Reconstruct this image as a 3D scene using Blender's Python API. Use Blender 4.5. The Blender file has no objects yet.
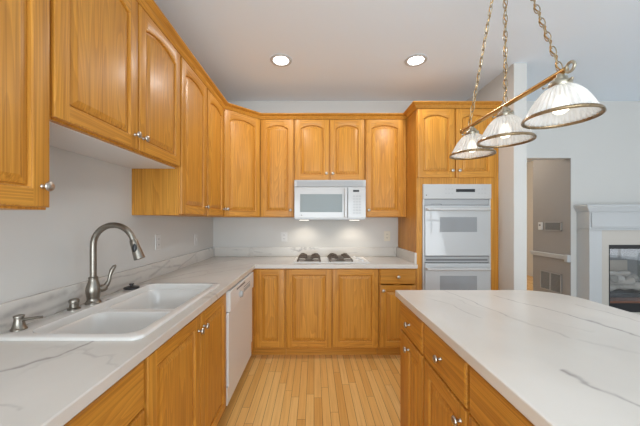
import bpy, math, random
from mathutils import Vector, Matrix
random.seed(7)
PI = math.pi
S = bpy.context.scene
C = S.collection

# ------------------------------------------------------------------ camera
FPX = 284.4
EYE = 1.337
cd = bpy.data.cameras.new('camera')
cd.sensor_fit = 'HORIZONTAL'; cd.sensor_width = 36.0
cd.lens = FPX / 640 * 36
cd.shift_x = 6 / 640
cd.shift_y = 7.3 / 640
cd.clip_start = 0.02
cam = bpy.data.objects.new('camera', cd); C.objects.link(cam)
cam.location = (0, 0, EYE); cam.rotation_euler = (PI / 2, 0, 0)
S.camera = cam

# ------------------------------------------------------------------ world, light, exposure
S.view_settings.view_transform = 'Standard'
S.view_settings.look = 'None'
S.view_settings.gamma = 1.0
S.view_settings.use_curve_mapping = False
S.view_settings.exposure = 0.38
W = bpy.data.worlds.new('sky'); S.world = W; W.use_nodes = True
bg = W.node_tree.nodes['Background']
bg.inputs[0].default_value = (0.80, 0.90, 1.0, 1); bg.inputs[1].default_value = 1.2

def area(name, loc, rot, sx, sy, watts, col):
    l = bpy.data.lights.new(name, 'AREA'); l.shape = 'RECTANGLE'; l.size = sx; l.size_y = sy
    l.energy = watts; l.color = col
    o = bpy.data.objects.new(name, l); C.objects.link(o); o.location = loc; o.rotation_euler = rot
    return o
YR = -3.0      # rear wall
XR = 5.8       # right wall of the family room
# added fill through made-up sliding doors behind the camera, then daylight through the two windows of the family room
area('rear_daylight_fill', (0.3, YR - 0.12, 1.25), (PI / 2 + .80, 0, 0), 3.0, 2.2, 140, (0.84, 0.94, 1.0))
area('rear_daylight_fill', (3.35, YR - 0.12, 1.15), (PI / 2 + .45, 0, 0), 0.9, 2.0, 19, (0.92, 0.97, 1.0))
area('daylight_right', (XR + 0.12, 0.3, 1.5), (PI / 2 + .6, 0, PI / 2), 2.8, 1.9, 13, (0.95, 0.97, 1.0))
DOWN_W = 4.0

# ------------------------------------------------------------------ materials
def mat(name):
    m = bpy.data.materials.new(name); m.use_nodes = True
    return m, m.node_tree, m.node_tree.nodes['Principled BSDF']

def simple(name, col, rough=0.5, metal=0.0, coat=0.0, bump=0.0, bscale=200.0, spec=0.5):
    m, t, p = mat(name)
    p.inputs['Base Color'].default_value = (*col, 1); p.inputs['Roughness'].default_value = rough
    p.inputs['Metallic'].default_value = metal; p.inputs['Coat Weight'].default_value = coat
    p.inputs['Specular IOR Level'].default_value = spec
    tc = t.nodes.new('ShaderNodeTexCoord')
    n = t.nodes.new('ShaderNodeTexNoise'); n.inputs['Scale'].default_value = bscale
    t.links.new(tc.outputs['Object'], n.inputs['Vector'])
    # faint roughness variation (and optional bump)
    mr = t.nodes.new('ShaderNodeMapRange')
    mr.inputs['To Min'].default_value = max(0.0, rough - 0.04); mr.inputs['To Max'].default_value = min(1.0, rough + 0.04)
    t.links.new(n.outputs['Fac'], mr.inputs['Value']); t.links.new(mr.outputs[0], p.inputs['Roughness'])
    if bump:
        b = t.nodes.new('ShaderNodeBump'); b.inputs['Strength'].default_value = bump; b.inputs['Distance'].default_value = 0.002
        t.links.new(n.outputs['Fac'], b.inputs['Height']); t.links.new(b.outputs[0], p.inputs['Normal'])
    return m

def math_node(t, op, a, b=None, c=None):
    n = t.nodes.new('ShaderNodeMath'); n.operation = op
    for i, v in enumerate((a, b, c)):
        if v is None: continue
        if isinstance(v, (int, float)): n.inputs[i].default_value = v
        else: t.links.new(v, n.inputs[i])
    return n.outputs[0]

def ramp(t, fac, stops):
    r = t.nodes.new('ShaderNodeValToRGB')
    while len(r.color_ramp.elements) < len(stops): r.color_ramp.elements.new(0.5)
    for e, (pos, col) in zip(r.color_ramp.elements, stops):
        e.position = pos; e.color = (*col, 1)
    t.links.new(fac, r.inputs[0])
    return r.outputs[0]

def mix(t, fac, a, b, mode='MIX'):
    n = t.nodes.new('ShaderNodeMix'); n.data_type = 'RGBA'; n.blend_type = mode
    for i, v in ((0, fac), (6, a), (7, b)):
        if isinstance(v, (int, float)): n.inputs[i].default_value = v
        elif isinstance(v, tuple): n.inputs[i].default_value = (*v, 1)
        else: t.links.new(v, n.inputs[i])
    return n.outputs[2]

OAK_L, OAK_M, OAK_D = (0.69, 0.325, 0.048), (0.60, 0.256, 0.029), (0.31, 0.110, 0.012)
def oak(name, axis, rings=12.0, contrast=0.70):
    """oak with cathedral grain running along the local axis 0 (x), 1 (y) or 2 (z)"""
    m, t, p = mat(name)
    tc = t.nodes.new('ShaderNodeTexCoord'); oi = t.nodes.new('ShaderNodeObjectInfo')
    off = t.nodes.new('ShaderNodeVectorMath'); off.operation = 'SCALE'
    cb = t.nodes.new('ShaderNodeCombineXYZ'); t.links.new(oi.outputs['Random'], cb.inputs[0])
    t.links.new(oi.outputs['Random'], cb.inputs[1]); t.links.new(oi.outputs['Random'], cb.inputs[2])
    t.links.new(cb.outputs[0], off.inputs[0]); off.inputs['Scale'].default_value = 37.0
    ad = t.nodes.new('ShaderNodeVectorMath'); ad.operation = 'ADD'
    t.links.new(tc.outputs['Object'], ad.inputs[0]); t.links.new(off.outputs[0], ad.inputs[1])
    def stretched(s_across, s_along):
        mp = t.nodes.new('ShaderNodeMapping')
        sc = [s_across] * 3; sc[axis] = s_along
        mp.inputs['Scale'].default_value = sc
        t.links.new(ad.outputs[0], mp.inputs['Vector'])
        n = t.nodes.new('ShaderNodeTexNoise'); n.inputs['Scale'].default_value = 1.0
        t.links.new(mp.outputs[0], n.inputs['Vector'])
        return n
    n1 = stretched(7.0, 0.5); n1.inputs['Detail'].default_value = 1.5; n1.inputs['Roughness'].default_value = 0.45
    ring = math_node(t, 'FRACT', math_node(t, 'MULTIPLY', n1.outputs['Fac'], rings * 2.2))
    n2 = stretched(150.0, 1.8); n2.inputs['Detail'].default_value = 2
    n3 = stretched(16.0, 1.1); n3.inputs['Detail'].default_value = 2
    base = ramp(t, n3.outputs['Fac'], [(0.30, OAK_M), (0.70, OAK_L)])
    rc = ramp(t, ring, [(0.0, (1, 1, 1)), (0.55, (0.45, 0.45, 0.45)), (0.92, (0, 0, 0)), (1.0, (0.6, 0.6, 0.6))])
    inv = math_node(t, 'SUBTRACT', 1.0, rc)
    f = math_node(t, 'MULTIPLY', inv, contrast * 0.55)
    c1 = mix(t, f, base, OAK_D)
    pores = ramp(t, n2.outputs['Fac'], [(0.48, (0, 0, 0)), (0.72, (1, 1, 1))])
    c2 = mix(t, math_node(t, 'MULTIPLY', pores, 0.60), c1, OAK_D)
    t.links.new(c2, p.inputs['Base Color'])
    p.inputs['Roughness'].default_value = 0.46
    p.inputs['Specular IOR Level'].default_value = 0.35; p.inputs['Coat Weight'].default_value = 0.15; p.inputs['Coat Roughness'].default_value = 0.28
    b = t.nodes.new('ShaderNodeBump'); b.inputs['Strength'].default_value = 0.10; b.inputs['Distance'].default_value = 0.001
    t.links.new(n2.outputs['Fac'], b.inputs['Height']); t.links.new(b.outputs[0], p.inputs['Normal'])
    return m

OAKX, OAKY, OAKZ = oak('oak_x', 0), oak('oak_y', 1), oak('oak_z', 2)

def floor_mat():
    m, t, p = mat('oak_strip_floor')
    tc = t.nodes.new('ShaderNodeTexCoord'); sp = t.nodes.new('ShaderNodeSeparateXYZ')
    t.links.new(tc.outputs['Object'], sp.inputs[0])
    bw = 0.0572
    u = math_node(t, 'DIVIDE', sp.outputs[0], bw)
    row = math_node(t, 'FLOOR', u); fu = math_node(t, 'FRACT', u)
    wn = t.nodes.new('ShaderNodeTexWhiteNoise'); wn.noise_dimensions = '1D'; t.links.new(row, wn.inputs['W'])
    v = math_node(t, 'ADD', math_node(t, 'DIVIDE', sp.outputs[1], 0.78), math_node(t, 'MULTIPLY', wn.outputs['Value'], 7.3))
    col = math_node(t, 'FLOOR', v); fv = math_node(t, 'FRACT', v)
    cb = t.nodes.new('ShaderNodeCombineXYZ'); t.links.new(row, cb.inputs[0]); t.links.new(col, cb.inputs[1])
    w2 = t.nodes.new('ShaderNodeTexWhiteNoise'); w2.noise_dimensions = '2D'; t.links.new(cb.outputs[0], w2.inputs['Vector'])
    base = ramp(t, w2.outputs['Value'], [(0.0, (0.74, 0.395, 0.11)), (0.35, (0.83, 0.48, 0.155)), (0.7, (0.87, 0.53, 0.185)), (1.0, (0.90, 0.59, 0.24))])
    # grain along y, shifted per board
    mp = t.nodes.new('ShaderNodeMapping'); mp.inputs['Scale'].default_value = (60, 2.2, 1)
    sh = t.nodes.new('ShaderNodeVectorMath'); sh.operation = 'MULTIPLY_ADD'
    sh.inputs[1].default_value = (3.7, 5.1, 1); t.links.new(cb.outputs[0], sh.inputs[0]); t.links.new(tc.outputs['Object'], sh.inputs[2])
    t.links.new(sh.outputs[0], mp.inputs['Vector'])
    n = t.nodes.new('ShaderNodeTexNoise'); n.inputs['Scale'].default_value = 1; n.inputs['Detail'].default_value = 3
    t.links.new(mp.outputs[0], n.inputs['Vector'])
    g = ramp(t, n.outputs['Fac'], [(0.45, (0, 0, 0)), (0.75, (1, 1, 1))])
    c1 = mix(t, math_node(t, 'MULTIPLY', g, 0.35), base, (0.45, 0.20, 0.05))
    e1 = math_node(t, 'LESS_THAN', math_node(t, 'MINIMUM', fu, math_node(t, 'SUBTRACT', 1.0, fu)), 0.030)
    e2 = math_node(t, 'LESS_THAN', math_node(t, 'MINIMUM', fv, math_node(t, 'SUBTRACT', 1.0, fv)), 0.0020)
    e = math_node(t, 'MAXIMUM', e1, e2)
    c2 = mix(t, math_node(t, 'MULTIPLY', e, 0.75), c1, (0.20, 0.075, 0.02))
    t.links.new(c2, p.inputs['Base Color'])
    p.inputs['Roughness'].default_value = 0.32
    b = t.nodes.new('ShaderNodeBump'); b.inputs['Strength'].default_value = 0.25; b.inputs['Distance'].default_value = 0.001
    t.links.new(math_node(t, 'SUBTRACT', 1.0, e), b.inputs['Height']); t.links.new(b.outputs[0], p.inputs['Normal'])
    return m

def marble(name, veins, amount=0.5, shade_mult=1.0, wobble=(0.17, 0.17, 0.0)):
    """white quartz with soft grey veins; veins = polylines' segments in the slab's own coordinates"""
    m, t, p = mat(name)
    tc = t.nodes.new('ShaderNodeTexCoord')
    n0 = t.nodes.new('ShaderNodeTexNoise'); n0.inputs['Scale'].default_value = 2.6; n0.inputs['Detail'].default_value = 4
    t.links.new(tc.outputs['Object'], n0.inputs['Vector'])
    wv = t.nodes.new('ShaderNodeVectorMath'); wv.operation = 'MULTIPLY_ADD'
    wv.inputs[1].default_value = (0.16, 0.16, 0.16)
    t.links.new(n0.outputs['Color'], wv.inputs[0]); t.links.new(tc.outputs['Object'], wv.inputs[2])
    # soft clouding
    n1 = t.nodes.new('ShaderNodeTexNoise'); n1.inputs['Scale'].default_value = 1.7; n1.inputs['Detail'].default_value = 5
    t.links.new(wv.outputs[0], n1.inputs['Vector'])
    d = math_node(t, 'ABSOLUTE', math_node(t, 'SUBTRACT', n1.outputs['Fac'], 0.5))
    thin = math_node(t, 'SUBTRACT', 1.0, math_node(t, 'SMOOTH_MIN', math_node(t, 'MULTIPLY', d, 75.0), 1.0, 0.1))
    n2 = t.nodes.new('ShaderNodeTexNoise'); n2.inputs['Scale'].default_value = 2.2
    t.links.new(tc.outputs['Object'], n2.inputs['Vector'])
    mask = ramp(t, n2.outputs['Fac'], [(0.50, (0, 0, 0)), (0.68, (1, 1, 1))])
    total = math_node(t, 'MULTIPLY', math_node(t, 'MAXIMUM', math_node(t, 'MULTIPLY', thin, mask), 0.0), amount)
    n3 = t.nodes.new('ShaderNodeTexNoise'); n3.inputs['Scale'].default_value = 22.0; n3.inputs['Detail'].default_value = 3
    t.links.new(tc.outputs['Object'], n3.inputs['Vector'])
    wob = t.nodes.new('ShaderNodeVectorMath'); wob.operation = 'MULTIPLY_ADD'
    n4 = t.nodes.new('ShaderNodeTexNoise'); n4.inputs['Scale'].default_value = 3.6; n4.inputs['Detail'].default_value = 5
    t.links.new(tc.outputs['Object'], n4.inputs['Vector'])
    sb = t.nodes.new('ShaderNodeVectorMath'); sb.operation = 'SUBTRACT'; sb.inputs[1].default_value = (0.5, 0.5, 0.5)
    t.links.new(n4.outputs['Color'], sb.inputs[0])
    t.links.new(sb.outputs[0], wob.inputs[0]); wob.inputs[1].default_value = wobble; t.links.new(tc.outputs['Object'], wob.inputs[2])
    for (a, b, wdt, st) in veins:
        a = Vector(a); b = Vector(b); L = (b - a).length; u = (b - a) / L
        s1 = t.nodes.new('ShaderNodeVectorMath'); s1.operation = 'SUBTRACT'; s1.inputs[1].default_value = a
        t.links.new(wob.outputs[0], s1.inputs[0])
        dt = t.nodes.new('ShaderNodeVectorMath'); dt.operation = 'DOT_PRODUCT'; dt.inputs[1].default_value = u
        t.links.new(s1.outputs[0], dt.inputs[0])
        cl = math_node(t, 'MINIMUM', math_node(t, 'MAXIMUM', dt.outputs['Value'], 0.0), L)
        sc = t.nodes.new('ShaderNodeVectorMath'); sc.operation = 'SCALE'; sc.inputs[0].default_value = u
        t.links.new(cl, sc.inputs['Scale'])
        s2 = t.nodes.new('ShaderNodeVectorMath'); s2.operation = 'SUBTRACT'
        t.links.new(s1.outputs[0], s2.inputs[0]); t.links.new(sc.outputs[0], s2.inputs[1])
        ln = t.nodes.new('ShaderNodeVectorMath'); ln.operation = 'LENGTH'; t.links.new(s2.outputs[0], ln.inputs[0])
        k = math_node(t, 'DIVIDE', ln.outputs['Value'], wdt)
        f = math_node(t, 'POWER', 2.718, math_node(t, 'MULTIPLY', math_node(t, 'MULTIPLY', k, k), -1.0))
        f = math_node(t, 'MULTIPLY', f, math_node(t, 'MULTIPLY', n3.outputs['Fac'], 1.9 * st))
        total = math_node(t, 'MAXIMUM', total, f)
    cloud = ramp(t, n1.outputs['Fac'], [(0.30, (0.66 * shade_mult, 0.625 * shade_mult, 0.575 * shade_mult)), (0.62, (0.76 * shade_mult, 0.72 * shade_mult, 0.665 * shade_mult))])
    c = mix(t, math_node(t, 'MINIMUM', total, 0.9), cloud, (0.36, 0.33, 0.31))
    t.links.new(c, p.inputs['Base Color'])
    p.inputs['Roughness'].default_value = 0.22
    p.inputs['Specular IOR Level'].default_value = 0.45
    return m

def glass(name, col=(1, 1, 1), rough=0.02, amount=0.85, alpha_tint=(1, 1, 1)):
    m = bpy.data.materials.new(name); m.use_nodes = True; t = m.node_tree
    t.nodes.remove(t.nodes['Principled BSDF']); out = t.nodes['Material Output']
    tr = t.nodes.new('ShaderNodeBsdfTransparent'); tr.inputs[0].default_value = (*alpha_tint, 1)
    gl = t.nodes.new('ShaderNodeBsdfGlossy'); gl.inputs[0].default_value = (*col, 1); gl.inputs['Roughness'].default_value = rough
    fr = t.nodes.new('ShaderNodeFresnel'); fr.inputs[0].default_value = 1.5
    f = math_node(t, 'ADD', math_node(t, 'MULTIPLY', fr.outputs[0], amount), 0.0)
    mx = t.nodes.new('ShaderNodeMixShader'); t.links.new(f, mx.inputs[0])
    t.links.new(tr.outputs[0], mx.inputs[1]); t.links.new(gl.outputs[0], mx.inputs[2]); t.links.new(mx.outputs[0], out.inputs[0])
    return m

def ribbed_glass():
    m = bpy.data.materials.new('ribbed_glass'); m.use_nodes = True; t = m.node_tree
    p = t.nodes['Principled BSDF']; out = t.nodes['Material Output']
    p.inputs['Base Color'].default_value = (0.95, 0.95, 0.95, 1); p.inputs['Roughness'].default_value = 0.12
    p.inputs['Specular IOR Level'].default_value = 0.8
    tl = t.nodes.new('ShaderNodeBsdfTranslucent'); tl.inputs[0].default_value = (0.97, 0.96, 0.93, 1)
    tr = t.nodes.new('ShaderNodeBsdfTransparent'); tr.inputs[0].default_value = (0.95, 0.95, 0.95, 1)
    m1 = t.nodes.new('ShaderNodeMixShader'); m1.inputs[0].default_value = 0.40
    t.links.new(p.outputs[0], m1.inputs[1]); t.links.new(tl.outputs[0], m1.inputs[2])
    m2 = t.nodes.new('ShaderNodeMixShader'); m2.inputs[0].default_value = 0.42
    t.links.new(m1.outputs[0], m2.inputs[1]); t.links.new(tr.outputs[0], m2.inputs[2])
    t.links.new(m2.outputs[0], out.inputs[0])
    return m

def emit(name, col, strength):
    m, t, p = mat(name)
    p.inputs['Base Color'].default_value = (*col, 1)
    p.inputs['Emission Color'].default_value = (*col, 1); p.inputs['Emission Strength'].default_value = strength
    return m

BOUNCE_TILE = simple('pale_bounce_tile', (0.60, 0.60, 0.60), 0.5)
BOUNCE_CARPET = simple('pale_bounce_carpet', (0.62, 0.64, 0.66), 0.95, bump=0.6, bscale=500)
WALL = simple('wall_paint', (0.63, 0.612, 0.58), 0.75, bump=0.05, bscale=400)
CEIL = simple('ceiling_paint', (0.84, 0.90, 0.96), 0.85, bump=0.05, bscale=400)
GRILLE = simple('grey_grille', (0.25, 0.235, 0.22), 0.5)
GRILLEF = simple('taupe_grille_frame', (0.38, 0.355, 0.33), 0.5)
GRILLEB = simple('grille_backing', (0.13, 0.125, 0.12), 0.6)
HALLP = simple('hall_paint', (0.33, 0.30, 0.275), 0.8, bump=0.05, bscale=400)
FARP = simple('far_room_paint', (0.66, 0.62, 0.56), 0.8, bump=0.05, bscale=400)
WHITE = simple('white_trim_paint', (0.53, 0.53, 0.525), 0.4)
LAMIN = simple('white_laminate', (0.80, 0.79, 0.785), 0.5)
FLOOR = floor_mat()
APPL = simple('white_enamel', (0.52, 0.52, 0.515), 0.22, coat=0.3)
APPL_DARK = simple('grey_gap', (0.16, 0.165, 0.17), 0.5)
APPL_GREY = simple('pale_grey_plastic', (0.40, 0.405, 0.41), 0.4)
APPL_LIT = simple('white_enamel_lit', (0.72, 0.71, 0.69), 0.3)  # the same appliance white, raised so local brightness sits in the colour
OVENW = simple('white_oven_enamel', (0.50, 0.51, 0.515), 0.25, coat=1.0)
OVENGLASS = simple('grey_oven_glass', (0.30, 0.31, 0.32), 0.08, coat=0.5)
MWGLASS = simple('pale_mesh_window_glass', (0.25, 0.29, 0.295), 0.30, spec=0.3)
BLACK = simple('black_plastic', (0.015, 0.015, 0.016), 0.35)
PORC = simple('white_porcelain', (0.72, 0.695, 0.66), 0.16, coat=0.5)
NICKEL = simple('brushed_nickel', (0.27, 0.245, 0.21), 0.32, metal=1.0)
KNOBM = simple('satin_nickel', (0.47, 0.43, 0.38), 0.33, metal=1.0)
BRASS = simple('antique_brass', (0.50, 0.30, 0.11), 0.25, metal=1.0)
RIMM = simple('dark_brass_band', (0.36, 0.26, 0.15), 0.28, metal=1.0)
CHAINM = simple('aged_brass_chain', (0.40, 0.32, 0.21), 0.35, metal=1.0)
SOCKETM = simple('socket_metal', (0.42, 0.38, 0.30), 0.35, metal=1.0)
IRON = simple('cast_iron', (0.12, 0.092, 0.07), 0.55)
BURN = simple('burner_cap', (0.10, 0.085, 0.07), 0.45)
ALMOND = simple('almond_plate', (0.72, 0.66, 0.54), 0.35)
PLATEW = simple('white_plate', (0.66, 0.645, 0.62), 0.35)
SLOT = simple('outlet_slot', (0.10, 0.09, 0.08), 0.5)
TILE = simple('beige_hearth_tile', (0.52, 0.47, 0.41), 0.3)
FIREBLK = simple('firebox_black', (0.012, 0.011, 0.011), 0.5)
FIREBACK = simple('firebox_panel', (0.26, 0.265, 0.265), 0.7)
FLOOR_REFL = simple('floor_reflection_brown', (0.20, 0.085, 0.05), 0.6)  # brown stands in for the floor reflected in the fireplace glass
LOGM = simple('ceramic_log', (0.40, 0.38, 0.35), 0.9, bump=0.8, bscale=40)
CLEAR = glass('clear_glass', amount=0.15)
RIBBED = ribbed_glass()
BULB = emit('bulb_glow', (1.0, 0.90, 0.74), 3.0)
LENS = emit('downlight_glow', (1.0, 0.97, 0.92), 14.0)
UNDERL = emit('cooktop_lamp_glow', (1.0, 0.93, 0.82), 2.0)
QUARTZ_SHADED = marble('white_quartz_shaded', [
    ((-1.02, 0.60, .914), (-.76, 1.00, .914), .007, .95), ((-1.20, 0.80, .914), (-.98, .92, .914), .004, .45),
    ((-.80, .70, .914), (-.66, .62, .914), .005, .3),
    ((-1.15, 1.98, .914), (-.93, 2.36, .914), .012, .40), ((-.93, 2.36, .914), (-.60, 2.80, .914), .006, .42),
    ((-1.0, 2.02, .914), (-.62, 2.52, .914), .004, .5), ((-.62, 2.52, .914), (-.40, 2.95, .914), .003, .4),
    ((-1.19, 2.50, .914), (-.80, 3.10, .914), .010, .45), ((-1.1, 2.9, .914), (-.5, 3.2, .914), .005, .45)], 0.5, .88)  # island stone again, darkened to carry the shade under the wall cabinets
SPLASH = marble('white_quartz_splash', [
    ((-1.17, 1.02, .965), (-1.17, 1.32, 1.0), .016, .62), ((-1.17, .7, .99), (-1.17, 1.1, .94), .008, .6), ((-1.17, 1.1, .935), (-1.17, 1.42, .955), .008, .5),
    ((-1.17, 1.62, 1.0), (-1.17, 2.1, .985), .005, .5), ((-1.17, 1.5, .93), (-1.17, 1.9, .95), .010, .4),
    ((-1.17, 2.0, .93), (-1.17, 2.30, 1.01), .010, .6), ((-1.17, 2.05, 1.0), (-1.17, 2.5, .94), .008, .55), ((-1.17, 2.45, .92), (-1.17, 2.85, 1.02), .006, .55),
    ((-1.0, 3.34, 1.0), (-.5, 3.34, .95), .006, .4), ((.3, 3.34, .93), (.7, 3.34, 1.01), .005, .35)], 0.9, .90, (0.0, 0.14, 0.07))  # darkened like the worktop, under-cabinet shade in the colour
ISLQ = marble('white_quartz_island', [
    ((.78, 1.72, .914), (.86, 1.25, .914), .005, .55), ((.86, 1.25, .914), (.92, 1.02, .914), .008, .30),
    ((1.02, 1.60, .914), (1.16, 1.22, .914), .004, .70), ((1.16, 1.22, .914), (1.16, .96, .914), .007, .75),
    ((.70, .80, .914), (.74, .62, .914), .006, .75), ((1.30, 1.45, .914), (1.40, 1.10, .914), .004, .45),
    ((.62, 1.55, .914), (.72, 1.22, .914), .004, .40), ((.95, 1.0, .914), (1.1, .8, .914), .010, .18)], 0.3)

# ------------------------------------------------------------------ mesh helpers
class MB:
    def __init__(s): s.v = []; s.f = []; s.m = []
    def quad(s, pts, mi=0):
        b = len(s.v); s.v += [tuple(p) for p in pts]; s.f.append(tuple(range(b, b + len(pts)))); s.m.append(mi); return s
    def box(s, x0, x1, y0, y1, z0, z1, mi=0):
        x0, x1 = min(x0, x1), max(x0, x1); y0, y1 = min(y0, y1), max(y0, y1); z0, z1 = min(z0, z1), max(z0, z1)
        b = len(s.v)
        s.v += [(x, y, z) for z in (z0, z1) for (x, y) in ((x0, y0), (x1, y0), (x1, y1), (x0, y1))]
        for f in ((3, 2, 1, 0), (4, 5, 6, 7), (0, 1, 5, 4), (1, 2, 6, 5), (2, 3, 7, 6), (3, 0, 4, 7)):
            s.f.append(tuple(b + i for i in f)); s.m.append(mi)
        return s
    def prism(s, poly, z0, z1, mi=0, flip=False):
        """poly = ccw list of (x, y)"""
        n = len(poly); b = len(s.v)
        s.v += [(x, y, z0) for x, y in poly] + [(x, y, z1) for x, y in poly]
        s.f.append(tuple(b + i for i in reversed(range(n)))); s.m.append(mi)
        s.f.append(tuple(b + n + i for i in range(n))); s.m.append(mi)
        for i in range(n):
            j = (i + 1) % n; s.f.append((b + i, b + j, b + n + j, b + n + i)); s.m.append(mi)
        return s
    def loft(s, loops, mi=0, cap0=False, cap1=False, closed=True):
        n = len(loops[0]); b = len(s.v)
        for L in loops: s.v += [tuple(p) for p in L]
        for k in range(len(loops) - 1):
            for i in range(n if closed else n - 1):
                j = (i + 1) % n
                s.f.append((b + k * n + i, b + k * n + j, b + (k + 1) * n + j, b + (k + 1) * n + i)); s.m.append(mi)
        if cap0: s.f.append(tuple(b + i for i in reversed(range(n)))); s.m.append(mi)
        if cap1: s.f.append(tuple(b + (len(loops) - 1) * n + i for i in range(n))); s.m.append(mi)
        return s
    def lathe(s, prof, c=(0, 0, 0), axis='z', n=24, mi=0, cap0=True, cap1=True):
        """prof = list of (r, h) along the axis"""
        loops = []
        for r, h in prof:
            L = []
            for k in range(n):
                a = 2 * PI * k / n; p, q = r * math.cos(a), r * math.sin(a)
                if axis == 'z': L.append((c[0] + p, c[1] + q, c[2] + h))
                elif axis == '-y': L.append((c[0] + p, c[1] - h, c[2] + q))
                elif axis == 'x': L.append((c[0] + h, c[1] + p, c[2] + q))
                elif axis == 'y': L.append((c[0] + q, c[1] + h, c[2] + p))
            loops.append(L)
        return s.loft(loops, mi, cap0, cap1)
    def tube(s, path, rad, n=12, mi=0, caps=True, closed=False):
        P = [Vector(p) for p in path]; N = len(P)
        if not hasattr(rad, '__len__'): rad = [rad] * N
        loops = []; prev = None
        for i in range(N):
            if closed: d = P[(i + 1) % N] - P[i - 1]
            else: d = P[min(i + 1, N - 1)] - P[max(i - 1, 0)]
            d.normalize()
            if prev is None:
                up = Vector((0, 0, 1)) if abs(d.z) < 0.9 else Vector((1, 0, 0))
                u = d.cross(up).normalized()
            else:
                u = (prev - d * prev.dot(d)).normalized()
            prev = u; w = d.cross(u)
            loops.append([tuple(P[i] + (u * math.cos(2 * PI * k / n) + w * math.sin(2 * PI * k / n)) * rad[i]) for k in range(n)])
        if closed: loops.append(loops[0]); return s.loft(loops, mi)
        return s.loft(loops, mi, caps, caps)
    def sphere(s, c, r, n=12, mi=0, sc=(1, 1, 1)):
        pr = [(max(1e-4, r * math.sin(PI * k / n)), -r * math.cos(PI * k / n)) for k in range(n + 1)]
        b = len(s.v); s.lathe(pr, (0, 0, 0), 'z', 2 * n, mi)
        for i in range(b, len(s.v)):
            x, y, z = s.v[i]; s.v[i] = (c[0] + x * sc[0], c[1] + y * sc[1], c[2] + z * sc[2])
        return s
    def build(s, name, mats, parent=None, bevel=0.0, smooth=None, loc=None, seg=2):
        me = bpy.data.meshes.new(name)
        me.from_pydata(s.v, [], s.f); me.update()
        ms = mats if isinstance(mats, (list, tuple)) else [mats]
        for m in ms: me.materials.append(m)
        me.polygons.foreach_set('material_index', s.m)
        import bmesh
        bm = bmesh.new(); bm.from_mesh(me)
        bmesh.ops.remove_doubles(bm, verts=bm.verts, dist=1e-6)
        bmesh.ops.recalc_face_normals(bm, faces=bm.faces); bm.to_mesh(me); bm.free()
        if smooth:
            me.shade_smooth(); me.set_sharp_from_angle(angle=math.radians(smooth))
        o = bpy.data.objects.new(name, me); C.objects.link(o)
        if parent: o.parent = parent
        if loc: o.location = loc
        if bevel:
            b = o.modifiers.new('bevel', 'BEVEL'); b.width = bevel; b.segments = seg; b.limit_method = 'ANGLE'; b.angle_limit = math.radians(50)
        return o

def tag(o, label=None, cat=None, group=None, kind=None):
    if label: o['label'] = label
    if cat: o['category'] = cat
    if group: o['group'] = group
    if kind: o['kind'] = kind
    return o

def thing(name, label, cat, loc=(0, 0, 0), rz=0.0, group=None):
    o = bpy.data.objects.new(name, None); C.objects.link(o); o.empty_display_size = 0.1
    o.location = loc; o.rotation_euler = (0, 0, rz)
    return tag(o, label, cat, group)

def copy_tree(o, parent=None):
    c = o.copy(); C.objects.link(c)
    if parent: c.parent = parent
    for ch in list(o.children): copy_tree(ch, c)
    return c

def struct(name, mb, m, **k): return tag(mb.build(name, m, **k), kind='structure')

# ------------------------------------------------------------------ the place
XL, YB, ZC = -1.19, 3.358, 2.743       # left wall, back wall, ceiling
PX0, PX1, PY0 = 1.787, 1.904, 2.542    # divider wall beside the ovens
DX0, DX1, DZ = 2.15, 3.034, 2.073      # opening in the family room wall
FX0, FX1, FZ0, FZ1 = 3.33, 4.27, 0.30, 1.06   # firebox opening
YF = 7.5

struct('floor', MB().quad([(XL - .2, YR - .2, 0), (XR + .2, YR - .2, 0), (XR + .2, YF + .2, 0), (XL - .2, YF + .2, 0)]), FLOOR)
struct('ceiling', MB().box(XL - .15, XR + .15, YR - .15, YF + .15, ZC, ZC + .1), CEIL)
struct('wall_left', MB().box(XL - .15, XL, YR - .15, YB + .12, 0, ZC), WALL)
struct('wall_back', MB().box(XL, PX1, YB, YB + .12, 0, ZC), WALL)
struct('wall_divider', MB().box(PX0, PX1, PY0, YB, 0, ZC), WALL, bevel=.004)
wf = MB()
wf.box(PX1, DX0, YB, YB + .11, 0, ZC).box(DX0, DX1, YB, YB + .11, DZ, ZC)
wf.box(DX1, FX0, YB, YB + .11, 0, ZC).box(FX0, FX1, YB, YB + .11, FZ1, ZC).box(FX0, FX1, YB, YB + .11, 0, FZ0)
wf.box(FX1, XR, YB, YB + .11, 0, ZC)
struct('wall_fireplace', wf, WALL)
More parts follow.
